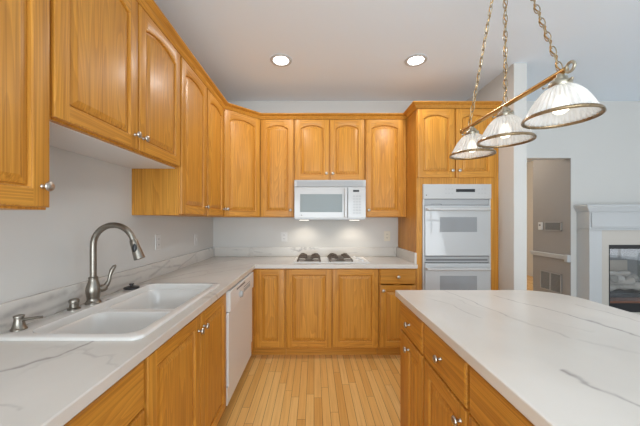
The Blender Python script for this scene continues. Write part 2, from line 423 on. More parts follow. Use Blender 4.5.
# right wall with a wide window, rear wall with made-up sliding doors for the fill light and a narrow glazed door
wr = MB()
wr.box(XR, XR + .1, YR, -1.1, 0, ZC).box(XR, XR + .1, 1.7, YB + .11, 0, ZC).box(XR, XR + .1, -1.1, 1.7, 0, .55).box(XR, XR + .1, -1.1, 1.7, 2.45, ZC)
struct('wall_right', wr, WALL)
wk = MB()
wk.box(XL, -1.15, YR - .1, YR, 0, ZC).box(-1.15, 1.75, YR - .1, YR, 2.3, ZC).box(-1.15, 1.75, YR - .1, YR, 0, .1)
wk.box(1.75, 2.9, YR - .1, YR, 0, ZC).box(2.9, 3.8, YR - .1, YR, 2.15, ZC).box(2.9, 3.8, YR - .1, YR, 0, .12).box(3.8, XR, YR - .1, YR, 0, ZC)
struct('wall_rear', wk, WALL)
def window(name, horizontal, u0, u1, z0, z1, nu, nz, fixed, hb=.016):
    mb = MB()
    def bar(a0, a1, c0, c1, d=.03):
        if horizontal: mb.box(a0, a1, fixed - d, fixed + d, c0, c1)
        else: mb.box(fixed - d, fixed + d, a0, a1, c0, c1)
    bar(u0, u0 + .06, z0, z1); bar(u1 - .06, u1, z0, z1); bar(u0, u1, z0, z0 + .06); bar(u0, u1, z1 - .06, z1)
    for i in range(1, nu): x = u0 + (u1 - u0) * i / nu; bar(x - hb, x + hb, z0 + .06, z1 - .06, .015)
    for i in range(1, nz): z = z0 + (z1 - z0) * i / nz; bar(u0 + .06, u1 - .06, z - hb, z + hb, .015)
    struct(name, mb, WHITE)
window('fill_window_1', True, -1.15, 1.75, .1, 2.3, 4, 1, YR - .05)  # unseen sliding doors, added as the opening for the rear fill
window('window_2', True, 2.9, 3.8, .12, 2.15, 3, 5, YR - .05, .028)
window('window_3', False, -1.1, 1.7, .55, 2.45, 4, 3, XR + .05)
struct('bounce_floor_family', MB().box(1.92, XR, YR, YB - .02, .001, .012), BOUNCE_CARPET)  # unseen pale carpet, made up to bounce cooler light onto the ceiling
struct('bounce_floor_dining', MB().box(XL, 1.92, YR, -.55, .001, .008), BOUNCE_TILE, )  # unseen pale tile, made up to keep warm bounce off the ceiling
# hall and far room seen through the opening
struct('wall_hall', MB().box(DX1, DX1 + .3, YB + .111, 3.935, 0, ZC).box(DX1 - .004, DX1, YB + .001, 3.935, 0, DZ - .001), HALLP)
struct('wall_far', MB().box(PX1, XR, YF, YF + .1, 0, ZC), FARP)
struct('wall_hall_left', MB().box(1.2, 1.3, YB + .12, YF, 0, ZC), FARP)
struct('wall_far_right', MB().box(5.2, 5.3, YB + .11, YF, 0, ZC), FARP)
struct('trim_1', MB().box(DX1 - .022, DX1, YB + .005, 3.955, .865, .895).box(DX1 - .035, DX1, YB + .002, 3.96, .895, .917)
       .box(DX1 - .042, DX1, YB + .0, YB + .045, .84, .925), WHITE, bevel=.004)
struct('trim_2', MB().box(1.31, 5.2, YF - .022, YF, .86, .92), WHITE, bevel=.004)
struct('baseboard_far', MB().box(1.31, 5.2, YF - .015, YF, 0, .12), WHITE)
struct('baseboard_hall', MB().box(DX1 - .014, DX1, YB + .002, 3.935, 0, .12), WHITE)
struct('baseboard_fireplace', MB().box(PX1, DX0, YB - .014, YB, 0, .12), WHITE)

# ------------------------------------------------------------------ cabinetry parts
KNOB_PROF = [(.007, 0), (.0075, .002), (.0055, .005), (.0052, .013), (.009, .016), (.0145, .020), (.016, .024), (.0145, .028), (.009, .031), (.001, .032)]
def knob(parent, x, y, z):
    mb = MB(); mb.lathe(KNOB_PROF, (0, 0, 0), '-y', 18)
    return mb.build('knob', KNOBM, parent, smooth=40, loc=(x, y, z))

def door(parent, x0, x1, z0, z1, yf, arch=0.0, kn=None, stile=.056, sl=None):
    """raised panel door standing on the face yf; its front is at yf - .019"""
    w, h = x1 - x0, z1 - z0; T = .019
    M = 14 if arch else 1
    xl, xr, zb, zt = sl or stile, w - stile, stile, h - stile
    def top(x): # underside of the top rail
        q = (2 * (x - (xl + xr) / 2) / (xr - xl))
        return zt - arch * (q * q) if arch else zt
    def outline(ins, y):
        L = [(xl + ins, y, zb + ins), (xr - ins, y, zb + ins)]
        for k in range(M + 1):
            x = xr - ins + (xl - xr + 2 * ins) * k / M
            L.append((x, y, top(x) - ins * (1.0 + .15 * bool(arch))))
        return L
    mb = MB()
    def rect(ins, y): return [(ins, y, ins), (w - ins, y, ins), (w - ins, y, h - ins), (ins, y, h - ins)]
    e = .005
    mb.loft([rect(0, 0), rect(0, -T + .004), rect(e * .35, -T + .0012), rect(e, -T)], 0)
    yq = -T
    mb.quad([(e, yq, e), (xl, yq, e), (xl, yq, h - e), (e, yq, h - e)], 0)
    mb.quad([(xr, yq, e), (w - e, yq, e), (w - e, yq, h - e), (xr, yq, h - e)], 0)
    mb.quad([(xl, yq, e), (xr, yq, e), (xr, yq, zb), (xl, yq, zb)], 1)
    for k in range(M):
        a = xl + (xr - xl) * k / M; b = xl + (xr - xl) * (k + 1) / M
        mb.quad([(a, yq, top(a)), (b, yq, top(b)), (b, yq, h - e), (a, yq, h - e)], 1)
    mb.loft([outline(0, -T), outline(.004, -T + .003), outline(.007, -T + .014)], 0)
    mb.quad(rect(0, 0), 0)
    d = mb.build('door', [OAKZ, OAKX], parent, smooth=35, loc=(x0, yf, z0))
    pm = MB()
    pm.loft([outline(.0065, -T + .0135), outline(.0115, -T + .0140), outline(.0130, -T + .010), outline(.036, -T + .0025), outline(.038, -T + .0015)], 0)
    pm.quad(outline(.038, -T + .0015), 0)
    pm.build('raised_panel', OAKZ, d, smooth=25)
    if kn:
        kx = w - .028 if 'r' in kn else (sl + .012 if sl else .028)
        kz = .066 if 'b' in kn else h - (.075 if 'T' in kn else .05)
        knob(d, kx, -T, kz)
    return d

def drawer(parent, x0, x1, z0, z1, yf, kn=True):
    w, h = x1 - x0, z1 - z0; T = .019
    mb = MB()
    def rect(ins, y): return [(ins, y, ins), (w - ins, y, ins), (w - ins, y, h - ins), (ins, y, h - ins)]
    mb.loft([rect(0, 0), rect(0, -T + .007), rect(.002, -T + .003), rect(.007, -T)], 0, False, True)
    mb.quad(rect(0, 0))
    d = mb.build('drawer', OAKX, parent, smooth=30, loc=(x0, yf, z0))
    if kn: knob(d, w / 2, -T, h / 2)
    return d

UD = .305            # depth of the wall cabinets' boxes
UZ0, UZ1 = 1.371, 2.438
def upper(label, loc, rz, w, z0, doors, group=None, white_bottom=False):
    """doors = list of (x0, x1, knob)"""
    t = thing('wall_cabinet', label, 'cabinet', (loc[0], loc[1], z0), rz, group or 'oak wall cabinets')
    h = UZ1 - z0
    MB().box(.0008, w - .0008, -UD, 0, .0, h).build('cabinet_box', OAKZ, t, bevel=.001)
    if white_bottom:
        tag(MB().box(.004, w - .004, -UD + .02, -.002, -.003, -.0002).build('underside', LAMIN, t), 'pale laminate underside')
    for (a, b, k) in doors:
        door(t, a, b, .008, h - .026, -UD, .036, k)
    return t
LW = (XL, 0)
# left wall, near to far (Y positions along the wall)
def left_upper(label, y0, y1, z0, doors, **k): return upper(label, (XL, y0), PI / 2, y1 - y0, z0, [(a - y0, b - y0, kn) for a, b, kn in doors], **k)
left_upper('oak wall cabinet nearest the camera on the left wall, low bottom edge', .44, .940, UZ0, [(.455, .934, 'rb')])
left_upper('short two-door oak wall cabinet above the sink with two knobs meeting', .942, 1.853, 1.676, [(.952, 1.402, 'rb'), (1.412, 1.845, 'lb')], white_bottom=True)
left_upper('tall one-door oak wall cabinet with exposed side panel next to the shorter sink cabinet', 1.855, 2.312, UZ0, [(1.866, 2.300, 'rb')])
left_upper('tall narrow oak wall cabinet on the left wall against the angled corner cabinet', 2.314, 2.746, UZ0, [(2.326, 2.738, 'rb')])
# diagonal corner cabinet
cx0, cy0 = XL + UD, YB - .61
cx1, cy1 = XL + .61, YB - UD
t = thing('corner_wall_cabinet', 'angled oak corner wall cabinet joining the left and back wall runs', 'cabinet', (cx0, cy0, UZ0), math.atan2(cy1 - cy0, cx1 - cx0), 'oak wall cabinets')
DL = math.hypot(cx1 - cx0, cy1 - cy0); ang = math.atan2(cy1 - cy0, cx1 - cx0)
def tl(x, y):
    dx, dy = x - cx0, y - cy0
    return (dx * math.cos(ang) + dy * math.sin(ang), -dx * math.sin(ang) + dy * math.cos(ang))
MB().prism([tl(cx0, cy0), tl(cx1, cy1), tl(cx1, YB), tl(XL, YB), tl(XL, cy0)], 0, UZ1 - UZ0).build('cabinet_box', OAKZ, t)
door(t, .010, DL - .010, .008, UZ1 - UZ0 - .026, 0, .036, 'lb')
# back wall
def back_upper(label, x0, x1, z0, doors, **k): return upper(label, (x0, YB), 0, x1 - x0, z0, [(a - x0, b - x0, kn) for a, b, kn in doors], **k)
back_upper('tall one-door oak wall cabinet left of the microwave', cx1 + .002, -.212, UZ0, [(-.568, -.222, 'rb')])
back_upper('short two-door oak wall cabinet right above the microwave', -.210, .543, 1.760, [(-.200, .160, 'rb'), (.172, .533, 'lb')])
back_upper('tall one-door oak wall cabinet between the microwave and the oven cabinet', .545, .990, UZ0, [(.555, .955, 'lb')])

# tall oven cabinet
BF = YB - .604       # carcass front of the back run, doors stand .019 proud
OX0, OX1 = .992, 1.745
t = thing('oven_cabinet', 'full height oak cabinet holding the white double wall oven', 'cabinet', (0, YB, 0), 0)
od = BF - YB
ob = MB()
ob.box(OX0, OX0 + .019, od, -.002, .10, UZ1).box(OX1 - .019, OX1, od, -.002, .10, UZ1)
ob.box(OX0 + .019, OX1 - .019, -.012, -.003, .10, UZ1 - .001)
ob.box(OX0 + .019, OX1 - .019, od, -.012, 1.6855, UZ1 - .001).box(OX0 + .019, OX1 - .019, od, -.012, .101, .42)
ob.box(OX0 + .019, 1.050, od, od + .02, .42, 1.685).box(1.694, OX1 - .019, od, od + .02, .42, 1.685)
ob.box(OX1, PX0 - .001, od, od + .02, .10, UZ1)
ob.build('cabinet_box', OAKZ, t)
MB().box(OX0, PX0 - .001, od + .075, od + .09, 0, .10).build('toe_kick', OAKX, t)
door(t, OX0 + .006, 1.355, 1.748, UZ1 - .026, od, .036, 'rb')
door(t, 1.366, OX1 - .008, 1.748, UZ1 - .026, od, .036, 'lb')
drawer(t, OX0 + .01, OX1 - .01, .13, .40, od)

# crown mouldings
CROWN = [(0, 0), (.006, 0), (.010, .008), (.013, .010), (.022, .026), (.040, .036), (.044, .038), (.050, .046), (.050, .050), (0, .050)]
def crown(name, path, label, z):
    """path: xy polyline along the door fronts, room on its right-hand side when walking it backwards"""
    n = len(path); P = [Vector(p) for p in path]; loops = []
    for i in range(n):
        dirs = []
        if i > 0: dirs.append((P[i] - P[i - 1]).normalized())
        if i < n - 1: dirs.append((P[i + 1] - P[i]).normalized())
        ns = [Vector((d.y, -d.x)) for d in dirs]
        nn = sum(ns, Vector((0, 0))).normalized(); k = 1 / max(.3, nn.dot(ns[0]))
        loops.append([(P[i].x + nn.x * o * k, P[i].y + nn.y * o * k, z + h) for o, h in CROWN])
    mb = MB().loft(loops, 0, True, True)
    return tag(mb.build(name, OAKY if abs(P[1].y - P[0].y) > abs(P[1].x - P[0].x) else OAKX, smooth=30), label, 'moulding')
fx, fy = XL + UD + .012, YB - UD - .012
cr = crown('crown_moulding', [(fx, .44), (fx, cy0 - .004), (cx1 + .004, fy), (.9895, fy)], 'long oak crown moulding along the tops of the left and back wall cabinets', 2.416)
crown('crown_moulding', [(OX0 - .002, fy - .0515), (OX0 - .002, BF - .012), (PX0 - .001, BF - .012)], 'short oak crown moulding wrapping the top of the oven cabinet', 2.416)

# ------------------------------------------------------------------ base cabinets
BZ0, BZ1 = .10, .875
def base(label, loc, rz, w, depth, fronts, group='oak base cabinets', name='base_cabinet'):
    t = thing(name, label, 'cabinet', (loc[0], loc[1], 0), rz, group)
    mb = MB(); a, b = .0008, w - .0008
    mb.box(a, a + .018, -depth, -.002, BZ0, BZ1).box(b - .018, b, -depth, -.002, BZ0, BZ1).box(a + .018, b - .018, -.014, -.003, BZ0, BZ1 - .001).box(a + .018, b - .018, -depth + .019, -.014, BZ0 + .001, BZ0 + .018)
    mb.box(a + .03, b - .03, -depth, -depth + .019, BZ0, BZ0 + .03).box(a + .03, b - .03, -depth, -depth + .019, BZ1 - .035, BZ1 - .001)
    mb.box(a + .018, a + .03, -depth, -depth + .019, BZ0, BZ1).box(b - .03, b - .018, -depth, -depth + .019, BZ0, BZ1)
    mb.box(w / 2 - .03, w / 2 + .03, -depth + .001, -depth + .019, BZ0 + .03, BZ1 - .035)
    mb.build('cabinet_box', OAKZ, t)
    MB().box(0.0005, w - .0005, -depth + .072, -depth + .086, 0, BZ0).build('toe_kick', OAKX, t)
    for f in fronts:
        if f[0] == 'door': door(t, f[1], f[2], f[3], f[4], -depth, 0.0, f[5], sl=f[6] if len(f) > 6 else None)
        else: drawer(t, f[1], f[2], f[3], f[4], -depth)
    return t
LD = .596
# left run
base('oak drawer base cabinet on the left nearest the camera, below the worktop end', (XL, .03), PI / 2, .468, LD, [('drawer', .01, .46, .700, .862), ('door', .01, .46, .112, .690, 'rt')])
base('oak base cabinet with a top drawer, immediately left of the sink doors', (XL, .50), PI / 2, .476, LD, [('drawer', .012, .468, .700, .862), ('door', .012, .468, .112, .690, 'rt')])
base('wide two-door oak sink base cabinet under the white sink', (XL, .978), PI / 2, .895, LD, [('door', .010, .462, .112, .862, 'rT'), ('door', .472, .886, .112, .862, 'lT')])
# corner base
BD = .604
t = thing('corner_base_cabinet', 'oak corner base cabinet with one narrow door beside the dishwasher', 'cabinet', (0, YB, 0), 0, 'oak base cabinets')
MB().box(XL + .002, -.2785, -BD, -.002, BZ0, BZ1).box(XL + .002, XL + LD + .008, 2.612 - YB, -BD, BZ0, BZ1).build('cabinet_box', OAKZ, t)
MB().box(XL + LD - .075, -.2785, -BD + .072, -BD + .086, 0, BZ0).box(XL + LD - .09, XL + LD - .075, 2.612 - YB, -BD + .086, 0, BZ0).build('toe_kick', OAKX, t)
door(t, -.566, -.288, .112, .866, -BD, 0, None)
def back_base(label, x0, x1, fronts): return base(label, (x0, YB), 0, x1 - x0, BD, [(f[0], f[1] - x0, f[2] - x0) + tuple(f[3:]) for f in fronts])
back_base('two-door oak base cabinet directly below the gas cooktop', -.277, .624, [('door', -.268, .168, .112, .866, None), ('door', .180, .616, .112, .866, None)])
back_base('oak base cabinet with one drawer over a door, beside the oven cabinet', .626, .990, [('drawer', .636, .978, .722, .866), ('door', .636, .978, .112, .712, 'lt')])

# island
IX, IYF = .529, 1.713
for i, (y1, y0, lab) in enumerate(((1.713, 1.338, 'oak island cabinet at the far end with its door knob on the left'),
                                  (1.337, .952, 'second oak island cabinet from the far end, one drawer over a door'),
                                  (.951, .520, 'third oak island cabinet, mostly cut off by the bottom of the photo'),
                                  (.519, .05, 'oak island cabinet nearest the camera below the worktop'))):
    w = y1 - y0; e0 = .012 if i else .030
    base(lab, (IX + .82, y1), -PI / 2, w, .82, [('drawer', e0, w - .006, .702, .858), ('door', e0, w - .006, .112, .692, 'lt' if i == 0 else 'rt', None if i else .145)], 'oak island cabinets')

# ------------------------------------------------------------------ worktops
def cells(mb, xs, ys, full, z0, z1):
    F = lambda i, j: 0 <= i < len(xs) - 1 and 0 <= j < len(ys) - 1 and full(i, j)
    for i in range(len(xs) - 1):
        for j in range(len(ys) - 1):
            if not F(i, j): continue
            a, b, c, d = xs[i], xs[i + 1], ys[j], ys[j + 1]
            mb.quad([(a, c, z1), (b, c, z1), (b, d, z1), (a, d, z1)]); mb.quad([(a, d, z0), (b, d, z0), (b, c, z0), (a, c, z0)])
            if not F(i - 1, j): mb.quad([(a, d, z0), (a, c, z0), (a, c, z1), (a, d, z1)])
            if not F(i + 1, j): mb.quad([(b, c, z0), (b, d, z0), (b, d, z1), (b, c, z1)])
            if not F(i, j - 1): mb.quad([(a, c, z0), (b, c, z0), (b, c, z1), (a, c, z1)])
            if not F(i, j + 1): mb.quad([(b, d, z0), (a, d, z0), (a, d, z1), (b, d, z1)])
    return mb
CZ0, CZ1 = .876, .914
SX0, SX1, SY0, SY1 = -1.148, -.612, .997, 1.877     # sink rim
t = thing('countertop', 'white grey-veined L-shaped countertop along the left and back walls', 'countertop', (0, 0, 0))
xs = [XL + .001, SX0 + .03, SX1 - .03, -.56, .990]; ys = [.02, SY0 + .03, SY1 - .03, 2.71, YB - .001]
cells(MB(), xs, ys, lambda i, j: (i < 3 or j == 3) and not (i == 1 and j == 1), CZ0, CZ1).build('worktop', QUARTZ_SHADED, t, bevel=.004)
MB().box(XL + .001, XL + .021, .02, YB - .001, CZ1, 1.022).build('backsplash', SPLASH, t, bevel=.002)
MB().box(XL + .022, .968, YB - .021, YB - .001, CZ1, 1.022).build('backsplash', SPLASH, t, bevel=.002)
MB().box(.969, .990, 2.74, YB - .001, CZ1, 1.022).build('backsplash', SPLASH, t, bevel=.002)

def arc(cx, cy, r, a0, a1, n=10): return [(cx + r * math.cos(math.radians(a0 + (a1 - a0) * k / n)), cy + r * math.sin(math.radians(a0 + (a1 - a0) * k / n))) for k in range(n + 1)]
isl = [(.493, -.10), (1.46, -.10)] + arc(1.46 - .22, 1.728 - .22, .22, 0, 90) + [(.493, 1.728)]
tag(MB().prism(isl, CZ0, CZ1).build('island_countertop', ISLQ, bevel=.004), 'large white veined island countertop with a rounded far corner', 'countertop')

# ------------------------------------------------------------------ sink and what stands on it
import bmesh
def rrect(x0, x1, y0, y1, r, z, n=6):
    L = []
    for (cx, cy, a) in ((x1 - r, y1 - r, 0), (x0 + r, y1 - r, 90), (x0 + r, y0 + r, 180), (x1 - r, y0 + r, 270)):
        L += [(p[0], p[1], z) for p in arc(cx, cy, r, a, a + 90, n)]
    return L
RZ = CZ1 + .012
t = thing('sink', 'white double-bowl drop-in sink in the left countertop', 'sink', (0, 0, 0))
bowls = [(-1.052, -.648, 1.036, 1.385), (-1.052, -.648, 1.425, 1.842)]
DVZ = RZ - .034      # top of the low divider between the bowls
def filled(outer, holes):
    bm = bmesh.new(); edges = []
    for L in [outer] + holes:
        vs = [bm.verts.new(p) for p in L]
        edges += [bm.edges.new((vs[i], vs[(i + 1) % len(vs)])) for i in range(len(vs))]
    bmesh.ops.triangle_fill(bm, use_beauty=True, edges=edges, normal=(0, 0, 1))
    F = [[tuple(v.co) for v in f.verts] for f in bm.faces]; bm.free(); return F
OB = (-1.056, -.644, 1.032, 1.846)
sm = MB()
for f in filled(rrect(SX0 + .008, SX1 - .008, SY0 + .008, SY1 - .008, .03, RZ), [rrect(*OB, .058, RZ)]): sm.quad(f)
sm.loft([rrect(SX0 + .008, SX1 - .008, SY0 + .008, SY1 - .008, .03, RZ), rrect(SX0 + .002, SX1 - .002, SY0 + .002, SY1 - .002, .035, RZ - .003), rrect(SX0, SX1, SY0, SY1, .036, RZ - .0075), rrect(SX0, SX1, SY0, SY1, .036, CZ1 + .0003)])
IB = (OB[0] + .003, OB[1] - .003, OB[2] + .003, OB[3] - .003)
sm.loft([rrect(*OB, .058, RZ), rrect(OB[0] + .002, OB[1] - .002, OB[2] + .002, OB[3] - .002, .057, RZ - .003), rrect(*IB, .056, RZ - .010), rrect(*IB, .056, DVZ)])
for f in filled(rrect(*IB, .056, DVZ), [rrect(a, b, c, d, .055, DVZ) for a, b, c, d in bowls]): sm.quad(f)
sm.build('rim', PORC, t, smooth=50)
for (a, b, c, d) in bowls:
    bb = MB(); loops = []
    for ins, z in ((0, DVZ), (.002, DVZ - .002), (.005, DVZ - .008), (.010, DVZ - .03), (.020, .79), (.030, .745), (.045, .728), (.07, .722), (.15, .718)):
        loops.append(rrect(a + ins, b - ins, c + ins, d - ins, max(.02, .055 - ins * .1), z))
    bb.loft(loops, 0, False, True)
    bo = bb.build('bowl', PORC, t, smooth=50)
    MB().lathe([(.045, .7185), (.044, .7215), (.034, .7215), (.030, .7195), (.001, .719)], ((a + b) / 2, (c + d) / 2, 0), 'z', 24).build('drain', NICKEL, bo, smooth=40)
MB().box(-1.072, -1.062, 1.46, 1.485, RZ, RZ + .0008).build('badge', SLOT, t)

# faucet
FXX, FYY = -1.098, 1.415
t = thing('faucet', 'tall brushed nickel gooseneck faucet standing behind the sink bowls', 'faucet', (FXX, FYY, RZ + .0002))
MB().lathe([(.034, 0), (.034, .006), (.030, .010), (.0265, .018), (.0275, .030), (.031, .050), (.0315, .068), (.028, .088), (.022, .108), (.0195, .118), (.0205, .122), (.0205, .128), (.0155, .132), (.001, .133)], n=28).build('base', NICKEL, t, smooth=40)
path = [(0, 0, .10), (0, 0, .16), (0, 0, .22), (0, 0, .282)]
R = .101
for k in range(1, 17):
    a = math.radians(180 - 166 * k / 16); path.append((R + R * math.cos(a), 0, .286 + R * math.sin(a)))
MB().tube(path, .0145, 16).build('spout', NICKEL, t, smooth=50)
e = Vector(path[-1]); d = (Vector(path[-1]) - Vector(path[-2])).normalized()
sp = [e + d * s for s in (-.004, 0, .012, .042, .072, .096, .098)]
hd = MB().tube(sp, [.0145, .0175, .0185, .0205, .0235, .0255, .023], 18).build('spray_head', NICKEL, t, smooth=50)
nrm = Vector((d.z, 0, -d.x)) * -1
MB().sphere(e + d * .046 + Vector((.002, -.017, .006)), .0145, 8, sc=(.8, .6, 1.6)).build('spray_button', BLACK, hd, smooth=60)
ha = math.radians(52); hx, hy = math.cos(ha), math.sin(ha)     # direction the handle leaves the base
hn = MB().tube([(hx * q, hy * q, .066 + z) for q, z in ((.015, 0), (.030, 0), (.046, .001), (.056, .003), (.060, .004))], [.020, .020, .0185, .014, .004], 16).build('handle', NICKEL, t, smooth=45)
MB().tube([(hx * q, hy * q, z) for q, z in ((.040, .070), (.056, .080), (.066, .100), (.071, .128), (.078, .152), (.090, .170), (.097, .176))], [.013, .0125, .0095, .0085, .0105, .0095, .004], 12).build('lever', NICKEL, hn, smooth=60)
# soap dispenser
t = thing('soap_dispenser', 'nickel soap dispenser with sideways nozzle at the near end of the sink', 'soap dispenser', (-1.112, 1.072, RZ + .0002))
MB().lathe([(.0245, 0), (.0245, .004), (.0215, .007), (.0175, .022), (.0145, .036), (.0145, .044), (.0165, .046), (.0165, .051), (.0150, .053), (.001, .0535)], n=22).build('base', NICKEL, t, smooth=40)
MB().tube([(0, 0, .034), (.03, .004, .038), (.06, .008, .042), (.078, .010, .0435)], [.0062, .0058, .0052, .005], 10).build('nozzle', NICKEL, t, smooth=50)
t = thing('air_gap', 'small nickel air gap cap on the sink between dispenser and faucet', 'sink cap', (-1.112, 1.318, RZ + .0002))
MB().lathe([(.026, 0), (.026, .005), (.018, .009), (.017, .026), (.017, .028)], n=22).build('base', NICKEL, t, smooth=40)
MB().lathe([(.0165, .028), (.020, .030), (.021, .040), (.017, .046), (.001, .047)], n=22).build('cap', NICKEL, t, smooth=40)
t = thing('drain_stopper', 'black rubber drain stopper lying behind the far sink bowl', 'stopper', (-1.10, 1.715, RZ + .0002))
MB().lathe([(.040, 0), (.043, .004), (.041, .009), (.026, .013), (.020, .015), (.001, .0152)], n=26).build('disc', BLACK, t, smooth=40)
MB().lathe([(.009, .014), (.008, .022), (.013, .025), (.013, .029), (.001, .030)], n=16).build('stem', BLACK, t, smooth=40)

# ------------------------------------------------------------------ dishwasher
DY0, DY1 = 1.882, 2.605; DWW = DY1 - DY0
t = thing('dishwasher', 'white built-in dishwasher between the sink cabinet and the corner', 'dishwasher', (XL, DY0, 0), PI / 2)
fd = -(.628)      # local front (X = -.562)
MB().box(.003, DWW - .003, fd + .04, -.02, .10, .868).build('tub', APPL_LIT, t)
MB().box(.002, DWW - .002, fd + .004, fd + .039, .232, .722).build('door', APPL_LIT, t, bevel=.004)
cp = MB().box(.002, DWW - .002, fd - .008, fd + .039, .727, .866).build('control_panel', APPL_LIT, t, bevel=.005)
MB().box(.002, DWW - .002, fd + .012, fd + .039, .105, .224).build('access_panel', APPL_LIT, t, bevel=.004)
MB().box(.002, DWW - .002, fd + .07, fd + .08, 0, .10).build('toe_kick', APPL_DARK, t)
MB().box(.16, .40, fd - .0095, fd - .008, .836, .848).build('vent_slot', APPL_DARK, cp)
dl = MB().lathe([(.028, 0), (.028, .006), (.023, .010), (.022, .018), (.001, .019)], (.26, fd - .008, .782), '-y', 24).build('dial', APPL_GREY, cp, smooth=40)
for k in range(5): MB().box(.36 + k * .045, .395 + k * .045, fd - .011, fd - .008, .772, .798).build('button', APPL_GREY, cp)
MB().box(.36, .575, fd - .0086, fd - .008, .808, .813).build('legend', APPL_DARK, cp)

# ------------------------------------------------------------------ cooktop
t = thing('cooktop', 'white gas cooktop with two dark iron grates on the back counter', 'cooktop', (.175, 2.985, CZ1 + .0002))
MB().box(-.378, .378, -.185, .225, 0, .009).build('plate', APPL_LIT, t, bevel=.004)
for gx in (-.226, .096):
    g = MB()
    gw, g0, g1 = .112, -.145, .185
    for yy in (g0, .02, g1): g.tube([(gx - gw, yy, .026), (gx + gw, yy, .026)], .0058, 8)
    for xx in (gx - gw, gx + gw): g.tube([(xx, g0, .026), (xx, g1, .026)], .0058, 8)
    for (fx_, fy_) in ((gx - gw, g0), (gx + gw, g0), (gx - gw, g1), (gx + gw, g1)):
        g.tube([(fx_, fy_, .009), (fx_, fy_, .028)], .008, 8)
    for by, hy in ((-.062, .083), (.102, .083)):
        for sx_ in (-1, 1):
            for sy_ in (-1, 1):
                g.tube([(gx + gw * sx_, by + hy * sy_, .026), (gx + gw * .80 * sx_, by + hy * .80 * sy_, .052), (gx + gw * .55 * sx_, by + hy * .6 * sy_, .056), (gx + .028 * sx_, by + .025 * sy_, .046)], .0065, 8)
        for sx_ in (-1, 1): g.tube([(gx + gw * sx_, by, .026), (gx + gw * .8 * sx_, by, .050), (gx + .035 * sx_, by, .046)], .006, 8)
    go = g.build('grate', IRON, t, smooth=50)
    for by in (-.062, .102):
        MB().lathe([(.052, .009), (.052, .014), (.038, .018), (.036, .026), (.030, .030), (.001, .031)], (gx, by, 0), 'z', 24).build('burner', BURN, t, smooth=40)
for k, (kx, ky) in enumerate(((.262, .13), (.285, .05), (.300, -.03), (.315, -.11))):
    MB().lathe([(.020, .009), (.020, .014), (.016, .017), (.0145, .030), (.001, .031)], (kx, ky, 0), 'z', 20).build('control_knob', APPL_LIT, t, smooth=40)

# ------------------------------------------------------------------ microwave
MX0, MX1, MY, MZ0, MZ1 = -.206, .540, 2.958, 1.346, 1.757
t = thing('microwave', 'white over-the-range microwave hung above the gas cooktop', 'microwave', (MX0, MY, MZ0))
mw, mh = MX1 - MX0, MZ1 - MZ0
MB().box(0, mw, .022, YB - MY - .001, 0, mh).build('body', APPL, t, bevel=.004)
gr = MB().box(.0, mw, 0, .021, .340, mh).build('vent_grille', APPL, t, bevel=.003)
lv = MB()
for k in range(6): lv.box(.03, mw - .03, -.004, .0, .348 + k * .0095, .3535 + k * .0095)
lv.build('louvre', APPL_GREY, gr)
dw = .555
dr = MB().box(.001, dw, 0, .021, .014, .337).build('door', APPL, t, bevel=.004)
MB().box(.062, .500, -.0015, .0, .076, .264).build('window', MWGLASS, dr, bevel=.001)
MB().lathe([(.005, 0), (.0045, .0015), (.001, .0016)], (.078, 0, .045), '-y', 12).build('badge', SLOT, dr)
hb = MB().box(.520, .548, -.034, -.018, .022, .330).box(.524, .544, -.018, 0, .03, .06).box(.524, .544, -.018, 0, .29, .32)
hb.build('handle', APPL, dr, bevel=.006)
cp = MB().box(dw + .003, mw - .001, 0, .021, .014, .337).build('control_panel', APPL, t, bevel=.004)
MB().box(.612, .676, -.0015, 0, .286, .308).build('display', BLACK, cp)
for r in range(7):
    for c_ in range(3):
        MB().box(.612 + c_ * .030, .634 + c_ * .030, -.0012, 0, .060 + r * .029, .075 + r * .029).build('button', APPL_GREY, cp)
MB().box(.008, mw - .008, .03, YB - MY - .03, -.006, -.0002).build('bottom_plate', APPL_GREY, t)
for lx in (.10, mw - .10):
    lp = MB().box(lx - .05, lx + .05, .10, .17, -.010, -.0065).build('work_lamp', UNDERL, t)
    ld = bpy.data.lights.new('work_lamp_light', 'SPOT'); ld.energy = 2.8; ld.color = (1.0, .90, .76); ld.spot_size = math.radians(125); ld.spot_blend = .8; ld.shadow_soft_size = .04
    lo = bpy.data.objects.new('work_lamp_light', ld); C.objects.link(lo); lo.parent = t; lo.location = (lx, .17, -.02); lo.rotation_euler = (math.radians(22), 0, 0)

# ------------------------------------------------------------------ double wall oven
t = thing('wall_oven', 'white double wall oven built into the tall oak cabinet', 'oven', (0, 2.722, 0))
VX0, VX1 = 1.046, 1.698
MB().box(VX0 + .012, VX1 - .012, .034, .55, .44, 1.684).build('body', APPL_DARK, t)
fr = MB().box(VX0, VX0 + .016, .010, .031, .43, 1.540).box(VX1 - .016, VX1, .010, .031, .43, 1.540).box(VX0, VX1, .010, .031, .43, .448)
fr.build('frame', APPL, t, bevel=.002)
cp = MB().box(VX0, VX1, -.002, .031, 1.541, 1.684).build('control_panel', APPL, t, bevel=.005)
MB().box(1.358, 1.540, -.0035, -.002, 1.608, 1.636).build('display', BLACK, cp)
MB().lathe([(.006, 0), (.005, .0012), (.001, .0013)], (1.075, -.002, 1.578), '-y', 12).build('badge', SLOT, cp)
for bx in (1.255, 1.285, 1.315, 1.570, 1.600, 1.630):
    MB().box(bx, bx + .016, -.0028, -.002, 1.592, 1.600).build('button', APPL_GREY, cp)
    MB().box(bx, bx + .016, -.0028, -.002, 1.632, 1.640).build('button', APPL_GREY, cp)
